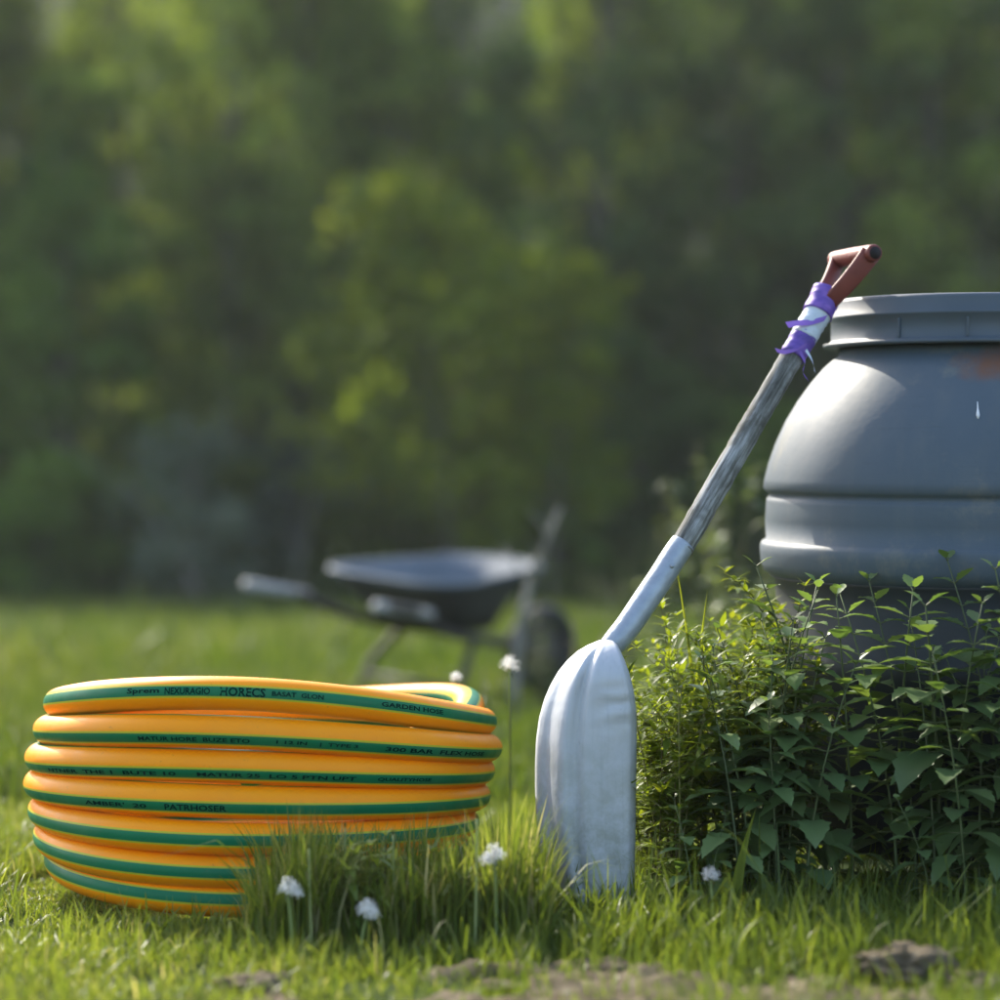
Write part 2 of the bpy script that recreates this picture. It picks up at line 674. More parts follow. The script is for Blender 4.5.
def text_on_hose(word, loop, px0, px1, hgt, name='printed_text'):
    """flat letters wrapped on to the stripe of one loop between two photo columns"""
    cu = bpy.data.curves.new('txt', 'FONT')
    cu.body = word
    cu.size = 1
    cu.resolution_u = 2
    cu.offset = .022
    to = bpy.data.objects.new('txt', cu)
    COL.objects.link(to)
    bpy.context.view_layer.update()
    dg = bpy.context.evaluated_depsgraph_get()
    me = bpy.data.meshes.new_from_object(to.evaluated_get(dg))
    bpy.data.objects.remove(to)
    co = np.zeros(len(me.vertices) * 3, np.float32)
    me.vertices.foreach_get('co', co)
    co = co.reshape(-1, 3)
    lo, hi = co.min(0), co.max(0)
    # the part of the path on this loop's front, column by column
    lo_a, hi_a = 2 * PI * loop + 2 * q, 2 * PI * loop + 4 * q
    sel = np.where((hang > lo_a) & (hang < hi_a))[0]
    pxs = 500 + F * HP[sel, 0] / (HP[sel, 1] - R0)
    ia, ib = np.interp([px0, px1], pxs, sel)
    fi = ia + (co[:, 0] - lo[0]) / (hi[0] - lo[0]) * (ib - ia)
    ip = lambda arr: np.stack([np.interp(fi, np.arange(NP), arr[:, j]) for j in range(arr.shape[1])], 1)
    sc = lambda arr: np.interp(fi, np.arange(NP), arr)
    ang = sc(hphi) + ((co[:, 1] - (lo[1] + hi[1]) / 2) / (hi[1] - lo[1])) * hgt / R0
    e = .0005
    pos = ip(HP) + ip(rad) * (np.cos(ang) * (sc(hrx) + e))[:, None] + ip(upv) * (np.sin(ang) * (sc(hrz) + e))[:, None]
    pos -= np.array([HC.x, HC.y, 0])
    me.vertices.foreach_set('co', pos.astype(np.float32).ravel())
    me.update()
    me.materials.clear()
    return add(name, me, INK, hose)


text_on_hose('Sprem', 0, 136, 166, .0095)
text_on_hose('NEXURAGIO', 0, 171, 213, .0095)
text_on_hose('HORECS', 0, 222, 264, .0125)
text_on_hose('BASAT  GLON', 0, 270, 318, .0066)
text_on_hose('GARDEN HOSE', 0, 372, 430, .0066)
text_on_hose('MATUR HORE  BUZE ETO', 1, 145, 250, .0066)
text_on_hose('1 12 IN    |  TYPE 3', 1, 275, 352, .0066)
text_on_hose('300 BAR  FLEX HOSE', 1, 378, 470, .0066)
text_on_hose("NTNER  THE 1  BUTE 10", 2, 60, 180, .0062)
text_on_hose('MATUR 25  LO 5 PTN UPT', 2, 200, 350, .0062)
text_on_hose('QUALITYHOSE', 2, 370, 420, .0062)
text_on_hose("AMBER'  20", 3, 95, 153, .0066)
text_on_hose("PATRHOSER", 3, 170, 228, .0090)

# ------------------------------------------------------------------ barrel
bs = BC.y / F


def bprof(pts):
    return [(max(.001, (962 - px) * bs), W(500, py, BC.y).z) for px, py in pts]


m = NT('blue_grey_barrel_plastic')
f = m.noise(5, 6, .6)
base = m.mix(f, (.056, .078, .097), (.080, .105, .124))
streak = m.noise(1.0, 5, .6, vec=m.mapped((26, 26, 2.2)))
base = m.mix(m.ramp(streak, [(.5, (0, 0, 0)), (.8, (.45, .45, .45))]), base, (.105, .12, .122))
scuff = m.noise(7, 10, .75)
base = m.mix(m.ramp(scuff, [(.54, (0, 0, 0)), (.68, (.7, .7, .7))]), base, (.15, .15, .125))
base = m.mix(m.ramp(m.noise(1, 6, .7, vec=m.mapped((14, 14, 200))), [(.60, (0, 0, 0)), (.75, (.4, .4, .4))]), base, (.035, .04, .04))
# rust stain below the lid
tc = m.n('ShaderNodeTexCoord')
mp = m.n('ShaderNodeVectorMath', operation='DISTANCE')
rust_at = W(1004, 357, BC.y - .24) - Vector((BC.x, BC.y, 0))
mpp = m.n('ShaderNodeMapping')
mpp.inputs['Scale'].default_value = (1, 1, 3.2)
m.l(tc.outputs['Object'], mpp.inputs[0])
m.l(mpp.outputs[0], mp.inputs[0])
mp.inputs[1].default_value = (rust_at.x, rust_at.y, rust_at.z * 3.2)
ad = m.n('ShaderNodeMath', operation='ADD')
sc_ = m.n('ShaderNodeMath', operation='MULTIPLY')
m.l(m.noise(35, 5), sc_.inputs[0])
sc_.inputs[1].default_value = .11
m.l(mp.outputs['Value'], ad.inputs[0])
m.l(sc_.outputs[0], ad.inputs[1])
rust = m.ramp(ad.outputs[0], [(.085, (.85, .85, .85)), (.155, (0, 0, 0))])
m.color(m.mix(rust, base, (.16, .065, .026)))
m.set(Roughness=m.ramp(m.noise(12, 5), [(.3, (.50,) * 3), (.7, (.64,) * 3)]))
m.bump(m.noise(90, 5), .10, .003)
m.b.inputs['Specular IOR Level'].default_value = .35
BARREL = m.m
barrel = thing('rain_barrel', 'big blue-grey bulging barrel with a wide flat lid behind the nettles', 'barrel', (BC.x, BC.y, 0))
barrel.rotation_euler = (math.radians(3.2), 0, 0)      # stands a little crooked, leaning towards the lawn
b = MB()
shoulder = [(838, 349), (838, 357), (832, 361), (822, 370), (810, 384), (797, 402), (785, 422), (775, 444), (768, 464), (764, 480), (763, 488), (766, 492), (770, 495),
            (767, 498), (766, 502), (765, 520), (766, 539), (762, 541), (760, 545), (760, 552), (761, 562), (764, 570), (770, 574), (772, 576)]
lower_body_prof = [(770, 575), (775, 578), (776, 600), (777, 640),
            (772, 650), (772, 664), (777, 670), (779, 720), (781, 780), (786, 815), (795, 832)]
pr = [(.001, bprof(shoulder)[-1][1])] + bprof(shoulder)[::-1] + [(.001, W(500, 349, BC.y).z)]
b.lathe(pr, 128)
b.build('body', BARREL, barrel)
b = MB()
b.lathe([(.001, .006)] + bprof(lower_body_prof)[::-1] + [(.001, bprof(lower_body_prof)[0][1])], 96)
b.build('base', plain('shaded_lower_body', (.026, .031, .035), .6, 0, .3, 9, .15), barrel)  # lower body split off, the shade under the flange put into its colour
LID = plain('grey_lid_plastic', (.056, .075, .090), .52, 0, .18, 9, .12)
b = MB()
lidp = [(a_, b_ + 3) for a_, b_ in [(833, 347), (823, 347), (822, 345.5), (822, 343.5), (828, 342), (829.5, 340), (829.5, 321), (827.5, 319), (827.5, 317), (829.5, 315.5), (830, 304), (831, 301.5), (835, 300.2), (842, 300), (846, 302.5), (860, 303)]]
b.lathe([(.001, W(500, 351.2, BC.y).z)] + bprof(lidp) + [(.001, W(500, 307, BC.y).z)], 128)
lid = b.build('lid', LID, barrel)
for dx in (878, 937):                                          # moulded seams on the rim
    b = MB()
    r = (962 - 829.5) * bs
    px_ = (dx - 962) * bs
    yy = -(r * r - px_ * px_) ** .5
    z0, z1 = W(500, 344, BC.y).z, W(500, 326, BC.y).z
    b.box((px_ * 1.004, yy * 1.004, (z0 + z1) / 2), (.004, .004, z1 - z0), Matrix.Rotation(math.atan2(yy, px_) + PI / 2, 3, 'Z'))
    b.build('seam', LID, lid, False, .001)
WHITE = plain('white_paint_drip', (.62, .64, .64), .5, 0, .1, 60, 0)
b = MB()
dp = W(977, 399, BC.y - .31) - Vector((BC.x, BC.y, 0))
# sits on the shoulder: project to the body radius at this height
rr = np.interp(dp.z, [p[1] for p in bprof(shoulder)][::-1], [p[0] for p in bprof(shoulder)][::-1])
ang = math.atan2(-(rr ** 2 - dp.x ** 2) ** .5, dp.x)
pts = []
for k in range(6):
    zk = dp.z + .012 - .005 * k
    rk = np.interp(zk, [p[1] for p in bprof(shoulder)][::-1], [p[0] for p in bprof(shoulder)][::-1]) + .0004
    pts.append((rk * math.cos(ang), rk * math.sin(ang), zk))
b.tube(pts, [.0006, .001, .0012, .0022, .0028, .001], 8)
b.build('paint_drip', WHITE, barrel)

# ------------------------------------------------------------------ shovel
SD = 3.27
m = NT('dull_aluminium')
tone = m.mix(m.noise(9, 6, .65), (.38, .41, .44), (.52, .54, .56))
scr = m.noise(1, 6, .7, vec=m.mapped((130, 130, 6)))
tone = m.mix(m.ramp(scr, [(.52, (0, 0, 0)), (.72, (.5, .5, .5))]), tone, (.33, .36, .37))
# dirt splashed on the lower end
geo = m.n('ShaderNodeTexCoord')
sp = m.n('ShaderNodeSeparateXYZ')
m.l(geo.outputs['Object'], sp.inputs[0])
mr = m.n('ShaderNodeMapRange')
m.l(sp.outputs['Z'], mr.inputs[0])
mr.inputs[1].default_value = .30
mr.inputs[2].default_value = .0
dn = m.n('ShaderNodeMath', operation='MULTIPLY')
m.l(mr.outputs[0], dn.inputs[0])
m.l(m.ramp(m.noise(30, 6, .7), [(.38, (0, 0, 0)), (.60, (.85, .85, .85))]), dn.inputs[1])
tone = m.mix(dn.outputs[0], tone, (.21, .23, .16))
tone = m.mix(m.ramp(m.noise(55, 8, .8), [(.62, (0, 0, 0)), (.70, (.6, .6, .6))]), tone, (.20, .20, .18))
m.color(tone)
m.set(Metallic=.12, Roughness=m.ramp(m.noise(25, 6), [(.3, (.45,) * 3), (.7, (.62,) * 3)]))
m.bump(m.noise(14, 5), .22, .012)
ALU = m.m
shovel = thing('shovel', 'worn aluminium scoop shovel with a wooden shaft leaning on the barrel lid', 'shovel', W(598, 912, SD))
SO = shovel.location.copy()
# blade: rows down the photo outline, columns left edge -> ribs -> broad right panel
rows = [(641, 600, 612), (646, 588, 617), (652, 578, 620), (661, 568, 624), (672, 559, 628), (686, 551, 632), (700, 545, 634.5), (718, 540, 636), (740, 537, 636),
        (765, 536, 635.7), (790, 536, 635.4), (815, 537, 635), (840, 539, 634.6), (862, 543, 634.2), (880, 548, 633.8), (898, 556, 633.4), (914, 566, 633), (928, 574, 632.6)]
NU = 41
bv, bf = [], []
rows_f = []
ry = np.array([r_[0] for r_ in rows], float)
NV = 70
for v in range(NV):
    yy = np.interp(v / (NV - 1), np.linspace(0, 1, len(ry)), ry)
    xl = np.interp(yy, ry, [r_[1] for r_ in rows])
    xr = np.interp(yy, ry, [r_[2] for r_ in rows])
    rows_f.append((yy, xl, xr))
for v, (yy, xl, xr) in enumerate(rows_f):
    top = min(1, (yy - 641) / 46)                    # 0 at the neck, 1 where the blade is full
    dome = math.sqrt(max(0, 1 - (1 - top) ** 2))
    for u in range(NU):
        a = u / (NU - 1)
        px = xl + (xr - xl) * a
        # broad convex back, edge of the left side turned away
        bulge = .030 * min(1, math.sin(PI * min(1, a / .9 * .5 + .02)) * 1.0 + .0) - .052 * max(0, .30 - a) / .30 * (.6 + .4 * (.30 - a) / .30) - .004 * max(0, a - .55) / .45 + .003 * math.exp(-((a - .50) / .10) ** 2) - .004 * math.exp(-((a - .98) / .02) ** 2)
        rib = 0
        for c_, wd_, amp in ((.12, .045, -.0070), (.25, .055, .0045), (.40, .055, -.0075)):
            cc = c_ + (.30 - .2 * top - c_) * 0 + .05 * (1 - top)
            rib += amp * math.exp(-((a - cc) / wd_) ** 2) * min(1, .25 + top)
        dent = .0022 * math.sin((yy - 680) * .36 + a * 7 + 5 * float(fbm(a * 3, yy * .04))) * math.exp(-((yy - 708) / 20) ** 2) * sstep(.45, .8, a) + .0035 * (float(fbm(a * 3 + 4, yy * .012)) - .5)
        dep = SD - (bulge + rib + dent) * (.35 + .65 * dome) + .046 * (1 - dome) - .0001 * (yy - 700) * 0
        dep += .012 * sstep(.94, 1.0, a)
        bv.append(W(px, yy, dep) - SO)
for v in range(NV - 1):
    for u in range(NU - 1):
        i = v * NU + u
        bf.append((i, i + 1, i + NU + 1, i + NU))
b = MB()
b.put(bv, bf)
bl = b.build('blade', ALU, shovel)
sd_ = bl.modifiers.new('solid', 'SOLIDIFY')
sd_.thickness = .0016
sd_.offset = -1
SOCK = plain('blue_steel_socket', (.30, .34, .38), .45, .4, .35, 40, .3)
top_d = 3.50


def along(py):                                    # depth of the shaft by photo row
    return np.interp(py, [243, 650], [3.535, 3.315])


b = MB()
sp_ = [(598, 664), (606, 652), (615, 642), (628, 626), (643, 604), (660, 579), (675, 555), (683, 544)]
b.tube([p - SO for p in catmull([W(x_, y_, along(y_)) for x_, y_ in sp_], 4)], list(np.interp(np.linspace(0, 1, 29), [0, .12, .3, .6, 1], [.010, .0155, .0185, .0195, .0190])), 20)
b.build('socket', SOCK, shovel)
b = MB()
rv = W(672, 566, along(566) - .0195) - SO
b.tube([rv + Vector((0, .004, 0)), rv + Vector((0, -.002, 0))], .0035, 10)
b.build('rivet', SOCK, shovel)
m = NT('weathered_ash_wood')
gr = m.noise(1, 8, .7, vec=m.mapped((110, 110, 7)))
wc = m.ramp(gr, [(.34, (.025, .024, .020)), (.47, (.12, .12, .105)), (.62, (.36, .37, .36))])
wc = m.mix(m.ramp(m.noise(16, 5), [(.48, (0, 0, 0)), (.62, (.8, .8, .8))]), wc, (.055, .052, .036))
m.color(wc)
m.set(Roughness=.85)
m.bump(gr, .5, .004)
WOOD = m.m
b = MB()
wp = [(681, 548), (706, 505), (733, 458), (758, 415), (782, 374), (800, 343), (817, 313)]
pts = catmull([W(x_, y_, along(y_)) for x_, y_ in wp], 8)
q0 = (pts[-1] - pts[0]).to_track_quat('Z', 'Y')          # the grain runs along the shaft's own Z
b.tube([q0.inverted() @ (p - pts[0]) + Vector((random.uniform(-1, 1), random.uniform(-1, 1), 0)) * .0006 for p in pts], [.0182 + random.uniform(-.0005, .0005) for p in pts], 18)
shaft = b.build('shaft', WOOD, shovel, loc=pts[0] - SO)
shaft.rotation_euler = q0.to_euler()
# wrapping: pale tape, violet ribbon with loose ends
TAPE = plain('pale_blue_tape', (.50, .56, .60), .6, 0, .18, 60, .4)
VIOLET = leaf_mat('violet_ribbon', [(0, (.085, .055, .26)), (.5, (.15, .085, .38)), (1, (.27, .14, .50))], .25, .5, (1, 1, 1))


def wrap(p0, p1, r, mat, name, n=9, shade=.5):
    bb = MB()
    a0, a1 = W(*p0, along(p0[1])), W(*p1, along(p1[1]))
    ps = [a0.lerp(a1, k / (n - 1)) - SO for k in range(n)]
    bb.tube(ps, [r + random.uniform(-.0008, .0008) for _ in range(n)], 28, shade=shade)
    for i_, v_ in enumerate(bb.v):
        c_ = ps[min(n - 1, i_ // 28)]
        d_ = Vector(v_) - c_
        bb.v[i_] = tuple(c_ + d_ * (1 + .14 * (float(fbm(v_[0] * 160 + v_[1] * 90, v_[2] * 160)) - .5)))
        bb.s[i_] = min(1, max(0, shade + 1.3 * (float(fbm(v_[0] * 130 + 3, v_[2] * 130 + v_[1] * 80)) - .5)))
    return bb.build(name, mat, shovel)


wrap((803, 338), (822, 306), .0212, TAPE, 'tape_wrap', 16)
wrap((792, 357), (805, 335), .0200, VIOLET, 'ribbon_wrap', 12, .35)
rb = wrap((817, 314), (828, 292), .0235, VIOLET, 'ribbon_wrap', 14, .6)


def ribbon(pix, wdt, mat, name, parent, dz=-.022, shade=.7):
    bb = MB()
    ps = catmull([W(x_, y_, along(y_) + dz) for x_, y_ in pix], 6)
    vs, fs = [], []
    for k, p in enumerate(ps):
        tt = k / (len(ps) - 1)
        ph = tt * 2.4
        off = Vector((math.cos(ph) * .5, math.sin(ph) * .8, .8)) * wdt / 2
        vs += [p - off - SO, p + off - SO]
    for k in range(len(ps) - 1):
        fs.append((2 * k, 2 * k + 1, 2 * k + 3, 2 * k + 2))
    bb.put(vs, fs, shade)
    return bb.build(name, mat, parent)


ribbon([(826, 318), (812, 322), (798, 323), (787, 325)], .012, VIOLET, 'ribbon_end', rb, -.024, .85)
ribbon([(806, 345), (794, 350), (783, 352), (776, 350)], .009, VIOLET, 'ribbon_end', rb, -.022, .95)
ribbon([(800, 352), (805, 362), (803, 372), (808, 380)], .006, VIOLET, 'ribbon_end', rb, -.021, .75)
ribbon([(806, 350), (812, 360), (815, 372)], .005, TAPE, 'ribbon_end', rb, -.022, .75)
RED = plain('faded_red_plastic', (.17, .045, .034), .5, 0, .40, 30, .3, .3)
# D handle: neck, two webs and the cross grip
hd = along(290)
GA, GB = W(835, 260, 3.585), W(874, 253, 3.47)        # grip ends (far left, near right)
NK = W(823, 300, along(300))
b = MB()
b.tube([NK.lerp(W(818, 310, along(310)), .5) - SO, NK - SO, W(828, 291, along(291)) - SO], [.0195, .0205, .017], 18)
d_handle = b.build('handle_yoke', RED, shovel)
sh_dir = (W(828, 291, along(291)) - NK).normalized()


def web(p0, p1, w0, w1, th, name):
    """flat tapering arm between two points, broad face turned across the grip axis"""
    ax = (p1 - p0).normalized()
    gdir = (GB - GA).normalized()
    thv = (gdir - ax * gdir.dot(ax)).normalized()
    wv = ax.cross(thv)
    bb = MB()
    vs, fs = [], []
    N = 8
    for k in range(N + 1):
        t = k / N
        c = p0.lerp(p1, t) + gdir * (.006 * math.sin(PI * t)) * (1 if 'arm' in name else 1) - SO
        ww = w0 + (w1 - w0) * t
        for i in range(12):
            a = 2 * PI * i / 12
            ca_, sa_ = math.cos(a), math.sin(a)
            vs.append(c + wv * (abs(ca_) ** .6 * math.copysign(1, ca_)) * ww / 2 + thv * (abs(sa_) ** .6 * math.copysign(1, sa_)) * th / 2)
    for k in range(N):
        for i in range(12):
            j = (i + 1) % 12
            fs.append((k * 12 + i, k * 12 + j, k * 12 + 12 + j, k * 12 + 12 + i))
    fs.append(tuple(range(12))[::-1])
    fs.append(tuple(range(N * 12, N * 12 + 12)))
    bb.put(vs, fs)
    return bb.build(name, RED, shovel)


web(W(822, 296, along(296) + .012), GA.lerp(GB, .06), .026, .026, .010, 'handle_arm')
web(W(829, 303, along(303) - .012), GA.lerp(GB, .92), .027, .034, .011, 'handle_arm')
b = MB()
gd = GB - GA
ps = [GA + gd * t - SO for t in (-.02, 0, .1, .5, .9, 1, 1.03)]
b.tube(ps, [.011, .0135, .014, .0145, .014, .0135, .012], 20)
grip = b.build('handle_grip', RED, shovel)
HOLE = plain('dark_hollow', (.012, .008, .007), .8, 0, .2, 30, 0)
b = MB()
b.tube([GA + gd * 1.03 - SO, GA + gd * 1.034 - SO], .0098, 18)
b.build('grip_hole', HOLE, grip)

# ------------------------------------------------------------------ wheelbarrow
GALV = plain('dull_galvanised_tray', (.11, .13, .15), .75, .1, .2, 8, .2, .25)
DARKM = plain('dark_rusty_frame', (.050, .042, .036), .7, .1, .3, 18, .3)
RUBBER = plain('black_tyre_rubber', (.02, .02, .02), .8, 0, .3, 20, .3)
GRIPM = plain('pale_worn_grip', (.30, .30, .29), .6, 0, .2, 20, .2)
wb = thing('wheelbarrow', 'dark wheelbarrow with a pale grey tray standing out on the meadow', 'wheelbarrow', (W(537, 640, 8.5).x, 8.5, 0), math.radians(48))
wb.rotation_euler = (math.radians(6), 0, math.radians(48))       # sags towards the near leg
# local: x = forward, wheel hub at the origin, handles at negative x


def loft(secs, name, mat, parent, closed_bottom=True):
    """open tub: rings from the bottom to the rim"""
    bb = MB()
    n = len(secs[0])
    vs = [p for s_ in secs for p in s_]
    fs = []
    for i in range(len(secs) - 1):
        for k in range(n):
            j = (k + 1) % n
            fs.append((i * n + k, i * n + j, i * n + n + j, i * n + n + k))
    fs.append(tuple(range(n))[::-1])
    bb.put(vs, fs)
    return bb.build(name, mat, parent)


def tub(x0, x1, w0, w1, z0, z1, n=10):
    """rounded quadrilateral ring; rear edge x0 (width w0, height z0), front x1"""
    out = []
    r_ = min(.16, w0 * .36, w1 * .36)
    for cx_, cy_, a0 in ((x1 - r_, w1 / 2 - r_, 0), (x0 + r_, w0 / 2 - r_, 90), (x0 + r_, -w0 / 2 + r_, 180), (x1 - r_, -w1 / 2 + r_, 270)):
        for k in range(6):
            a = math.radians(a0 + k * 18)
            px_, py_ = cx_ + r_ * math.cos(a), cy_ + r_ * math.sin(a)
            t_ = (px_ - x0) / (x1 - x0)
            out.append(Vector((px_, py_, z0 + (z1 - z0) * t_)))
    return out


tray = loft([tub(-.72, -.38, .38, .26, .31, .30), tub(-.80, -.30, .52, .34, .39, .43), tub(-.87, -.22, .60, .42, .460, .522), tub(-.89, -.20, .63, .44, .463, .525)], 'tray', GALV, wb)
tm = tray.modifiers.new('solid', 'SOLIDIFY')
tm.thickness = .003
DARKT = plain('shaded_tray_outside', (.045, .045, .046), .7, .1, .3, 12, .3)  # outer side of the tray, its shadow put into a darker colour
outer = loft([[p * 1.0 + Vector((0, 0, -.006)) for p in tub(-.725, -.375, .386, .266, .305, .295)], tub(-.806, -.294, .53, .35, .384, .423), tub(-.876, -.214, .61, .43, .452, .514)], 'tray_shade_shell', DARKT, wb)
b = MB()
rim = tub(-.895, -.195, .64, .45, .463, .525)
b.tube(rim + [rim[0]], .011, 8, False)
b.build('tray_rim', GALV, wb)
for sy in (-1, 1):
    b = MB()
    b.tube(catmull([(-1.18, sy * .315, .405), (-1.0, sy * .305, .385), (-.75, sy * .22, .30), (-.35, sy * .13, .245), (0, sy * .075, .18)], 6), .017, 10)
    hdl = b.build('handle', DARKM, wb)
    b = MB()
    b.tube([(-1.20, sy * .316, .408), (-.92, sy * .297, .372)], .019, 12)
    b.build('grip', GRIPM, hdl)
    b = MB()
    b.tube(catmull([(-.55, sy * .17, .28), (-.66, sy * .22, .14), (-.70, sy * .235, .01)], 5), .016, 10)
    b.tube([(-.70, sy * .235, .012), (-.60, sy * .235, .012)], .014, 8)
    b.build('leg', DARKM, wb)
b = MB()
b.tube([(-.68, -.225, .10), (-.68, .225, .10)], .012, 8)
b.build('leg_brace', DARKM, wb)
wheel = bpy.data.objects.new('wheel', None)
link(wheel, wb)
b = MB()
ring_ = [Vector((.145 * math.cos(a), 0, .18 + .145 * math.sin(a))) for a in np.linspace(0, 2 * PI, 33)]
b.tube(ring_, .036, 12, False)
b.build('tyre', RUBBER, wheel)
b = MB()
b.tube([(0, -.022, .18), (0, -.012, .18), (0, .012, .18), (0, .022, .18)], [.05, .112, .112, .05], 28)
b.tube([(0, -.085, .18), (0, .085, .18)], .010, 10)
b.build('rim', DARKM, wheel)

# ------------------------------------------------------------------ leafy plants


def leaf_mesh(mb, base, dirv, length, width, droop, shade, teeth=True, n=9, fold=.25):
    """one leaf with a folded midrib, a heart-shaped base and toothed edges, added to mb"""
    d = Vector(dirv).normalized()
    side = d.cross(Vector((0, 0, 1)))
    if side.length < 1e-3:
        side = Vector((1, 0, 0))
    side.normalize()
    up = side.cross(d)
    vs, fs = [], []
    for k in range(n + 1):
        t = k / n
        wv = width / 2 * (float(np.interp(t, (0, .08, .2, .34, .5, .68, .85, 1), (.1, .42, .80, 1.0, .95, .70, .36, 0))) if teeth else (1 - t) ** .75 * (min(1, t / .16 + .35)) * 1.12) if k < n else 0
        if teeth and 0 < k < n:
            wv *= 1.10 if k % 2 else .88
        bend = -droop * t * t * length
        c = Vector(base) + d * (length * t * (1 - .15 * droop * t)) + Vector((0, 0, 1)) * bend
        if teeth and k == 0:
            wv = width * .10
        back = -d * (width * .09) if (teeth and k == 1) else Vector((0, 0, 0))
        vs += [c - side * wv + up * wv * fold + back, c, c + side * wv + up * wv * fold + back]
    for k in range(n):
        a = k * 3
        fs += [(a, a + 1, a + 4, a + 3), (a + 1, a + 2, a + 5, a + 4)]
    mb.put(vs, fs, shade)


NETTLE = leaf_mat('nettle_leaf', [(0, (.060, .105, .040)), (.5, (.108, .170, .060)), (1, (.165, .225, .080))], .38, .42, (1.3, 1.35, .5), .5)
STEM = leaf_mat('nettle_stem', [(0, (.04, .055, .02)), (.5, (.075, .10, .035)), (1, (.13, .13, .05))], .1, .6)


def nettle(rng, hgt, size=1.0, name='nettle', label=None, group=None):
    root = thing(name, label, 'nettle', group=group)
    lx, ly = rng.uniform(-.30, .30) * hgt, rng.uniform(-.22, .10) * hgt
    P = lambda t: Vector((lx * t * t, ly * t * t, hgt * t))
    sb = MB()
    sb.tube([P(k / 8) for k in range(9)], [.0024 * (1 - .65 * k / 8) for k in range(9)], 6, shade=.5)
    lb = MB()
    n = max(7, int(hgt / .030))
    for k in range(n):
        t = .12 + .88 * (k / (n - 1)) ** .92
        p = P(min(t, 1))
        a0 = (k % 2) * PI / 2 + rng.uniform(-.35, .35)
        tt = k / (n - 1)
        L = (.064 * (1 - max(0, tt - .6) / .4 * .66)) * rng.uniform(.8, 1.15) * size
        if tt < .25:
            L *= .75
        for s in (0, PI):
            if rng.random() < .06:
                continue
            a = a0 + s + rng.uniform(-.2, .2)
            el = .15 + .55 * tt ** 4 + rng.uniform(-.25, .15)
            dv = Vector((math.cos(a) * math.cos(el), math.sin(a) * math.cos(el), math.sin(el)))
            pe = p + dv * (.020 * (1 - .7 * tt)) * size
            sb.tube([p, pe], .0010, 4, False, .6)
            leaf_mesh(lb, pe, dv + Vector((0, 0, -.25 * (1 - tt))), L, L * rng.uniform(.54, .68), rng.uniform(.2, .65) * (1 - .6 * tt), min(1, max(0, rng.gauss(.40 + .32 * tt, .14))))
    sb.build('stem', STEM, root)
    lb.build('leaves', NETTLE, root, True)
    return root


def put(proto, x, y, rz, sc, label=None, group=None, first=set()):
    if proto.name in first:
        o = copy_tree(proto)
    else:
        o = proto
        first.add(proto.name)
    o.location = (x, y, float(ground_z(x, y)) - .004)
    o.rotation_euler = (0, 0, rz)
    o.scale = (sc, sc, sc)
    if label:
        o['label'] = label
    if group:
        o['group'] = group
    return o


prng = random.Random(21)
GN = 'nettles crowding round the front of the barrel'
LN = 'dark green nettle in the dense clump before the barrel'
protos = [nettle(prng, h_, sz, label=LN, group=GN) for h_, sz in ((.40, 1.0), (.35, 1.1), (.44, 1.0), (.30, 1.0), (.37, .95))]
# individually visible front-row stems: photo column, photo row of the tip, depth
front_row = [(826, 560, 3.34, 'tall nettle with a pale heart-shaped leaf straight before the barrel band'),
             (893, 585, 3.36, 'nettle with a star-shaped tip to the right of the tallest stem'),
             (975, 560, 3.38, 'tall nettle reaching up at the right edge of the picture'),
             (940, 600, 3.30, 'nettle with a short leafy top near the right edge'),
             (768, 640, 3.27, 'broad-leaved nettle beside the sunlit bedstraw in front of the barrel'),
             (1000, 650, 3.25, 'low nettle cut off by the right edge of the picture')]
for i, (px, py, d, lb_) in enumerate(front_row):
    p = W(px, py, d)
    pr_ = protos[i % 5]
    hh = (.40, .35, .44, .30, .37)[i % 5]
    put(pr_, p.x, d, prng.uniform(0, 6), p.z / hh, lb_, GN)
cnt = 0
while cnt < 50:
    px = prng.uniform(690, 1090)
    d = prng.choice([prng.uniform(3.20, 3.40), prng.uniform(3.14, 3.32)])
    x_ = W(px, 700, d).x
    if (x_ - BC.x) ** 2 + (d - BC.y) ** 2 < .325 ** 2:
        continue
    topy = np.interp(px, [690, 740, 780, 820, 1000, 1090], [680, 625, 600, 605, 590, 580]) + prng.choice([prng.uniform(-45, 20), prng.uniform(0, 170)]) + (45 if d < 3.24 else 0)
    hgt = max(.10, W(px, topy, d).z)
    j = min(range(5), key=lambda q_: abs((.40, .35, .44, .30, .37)[q_] - hgt) + prng.uniform(0, .08))
    put(protos[j], x_, d, prng.uniform(0, 6.28), hgt / (.40, .35, .44, .30, .37)[j], LN, GN)
    cnt += 1

BED = leaf_mat('bedstraw_leaf', [(0, (.065, .11, .014)), (.5, (.13, .19, .022)), (1, (.22, .26, .040))], .55, .42, (1.4, 1.3, .4))
BSTEM = leaf_mat('bedstraw_stem', [(0, (.07, .05, .02)), (.5, (.11, .11, .035)), (1, (.16, .16, .05))], .15, .6)


PALEBED = leaf_mat('pale_sprig_leaf', [(0, (.09, .14, .03)), (.5, (.17, .22, .05)), (1, (.27, .30, .09))], .5, .45, (1.3, 1.25, .5))


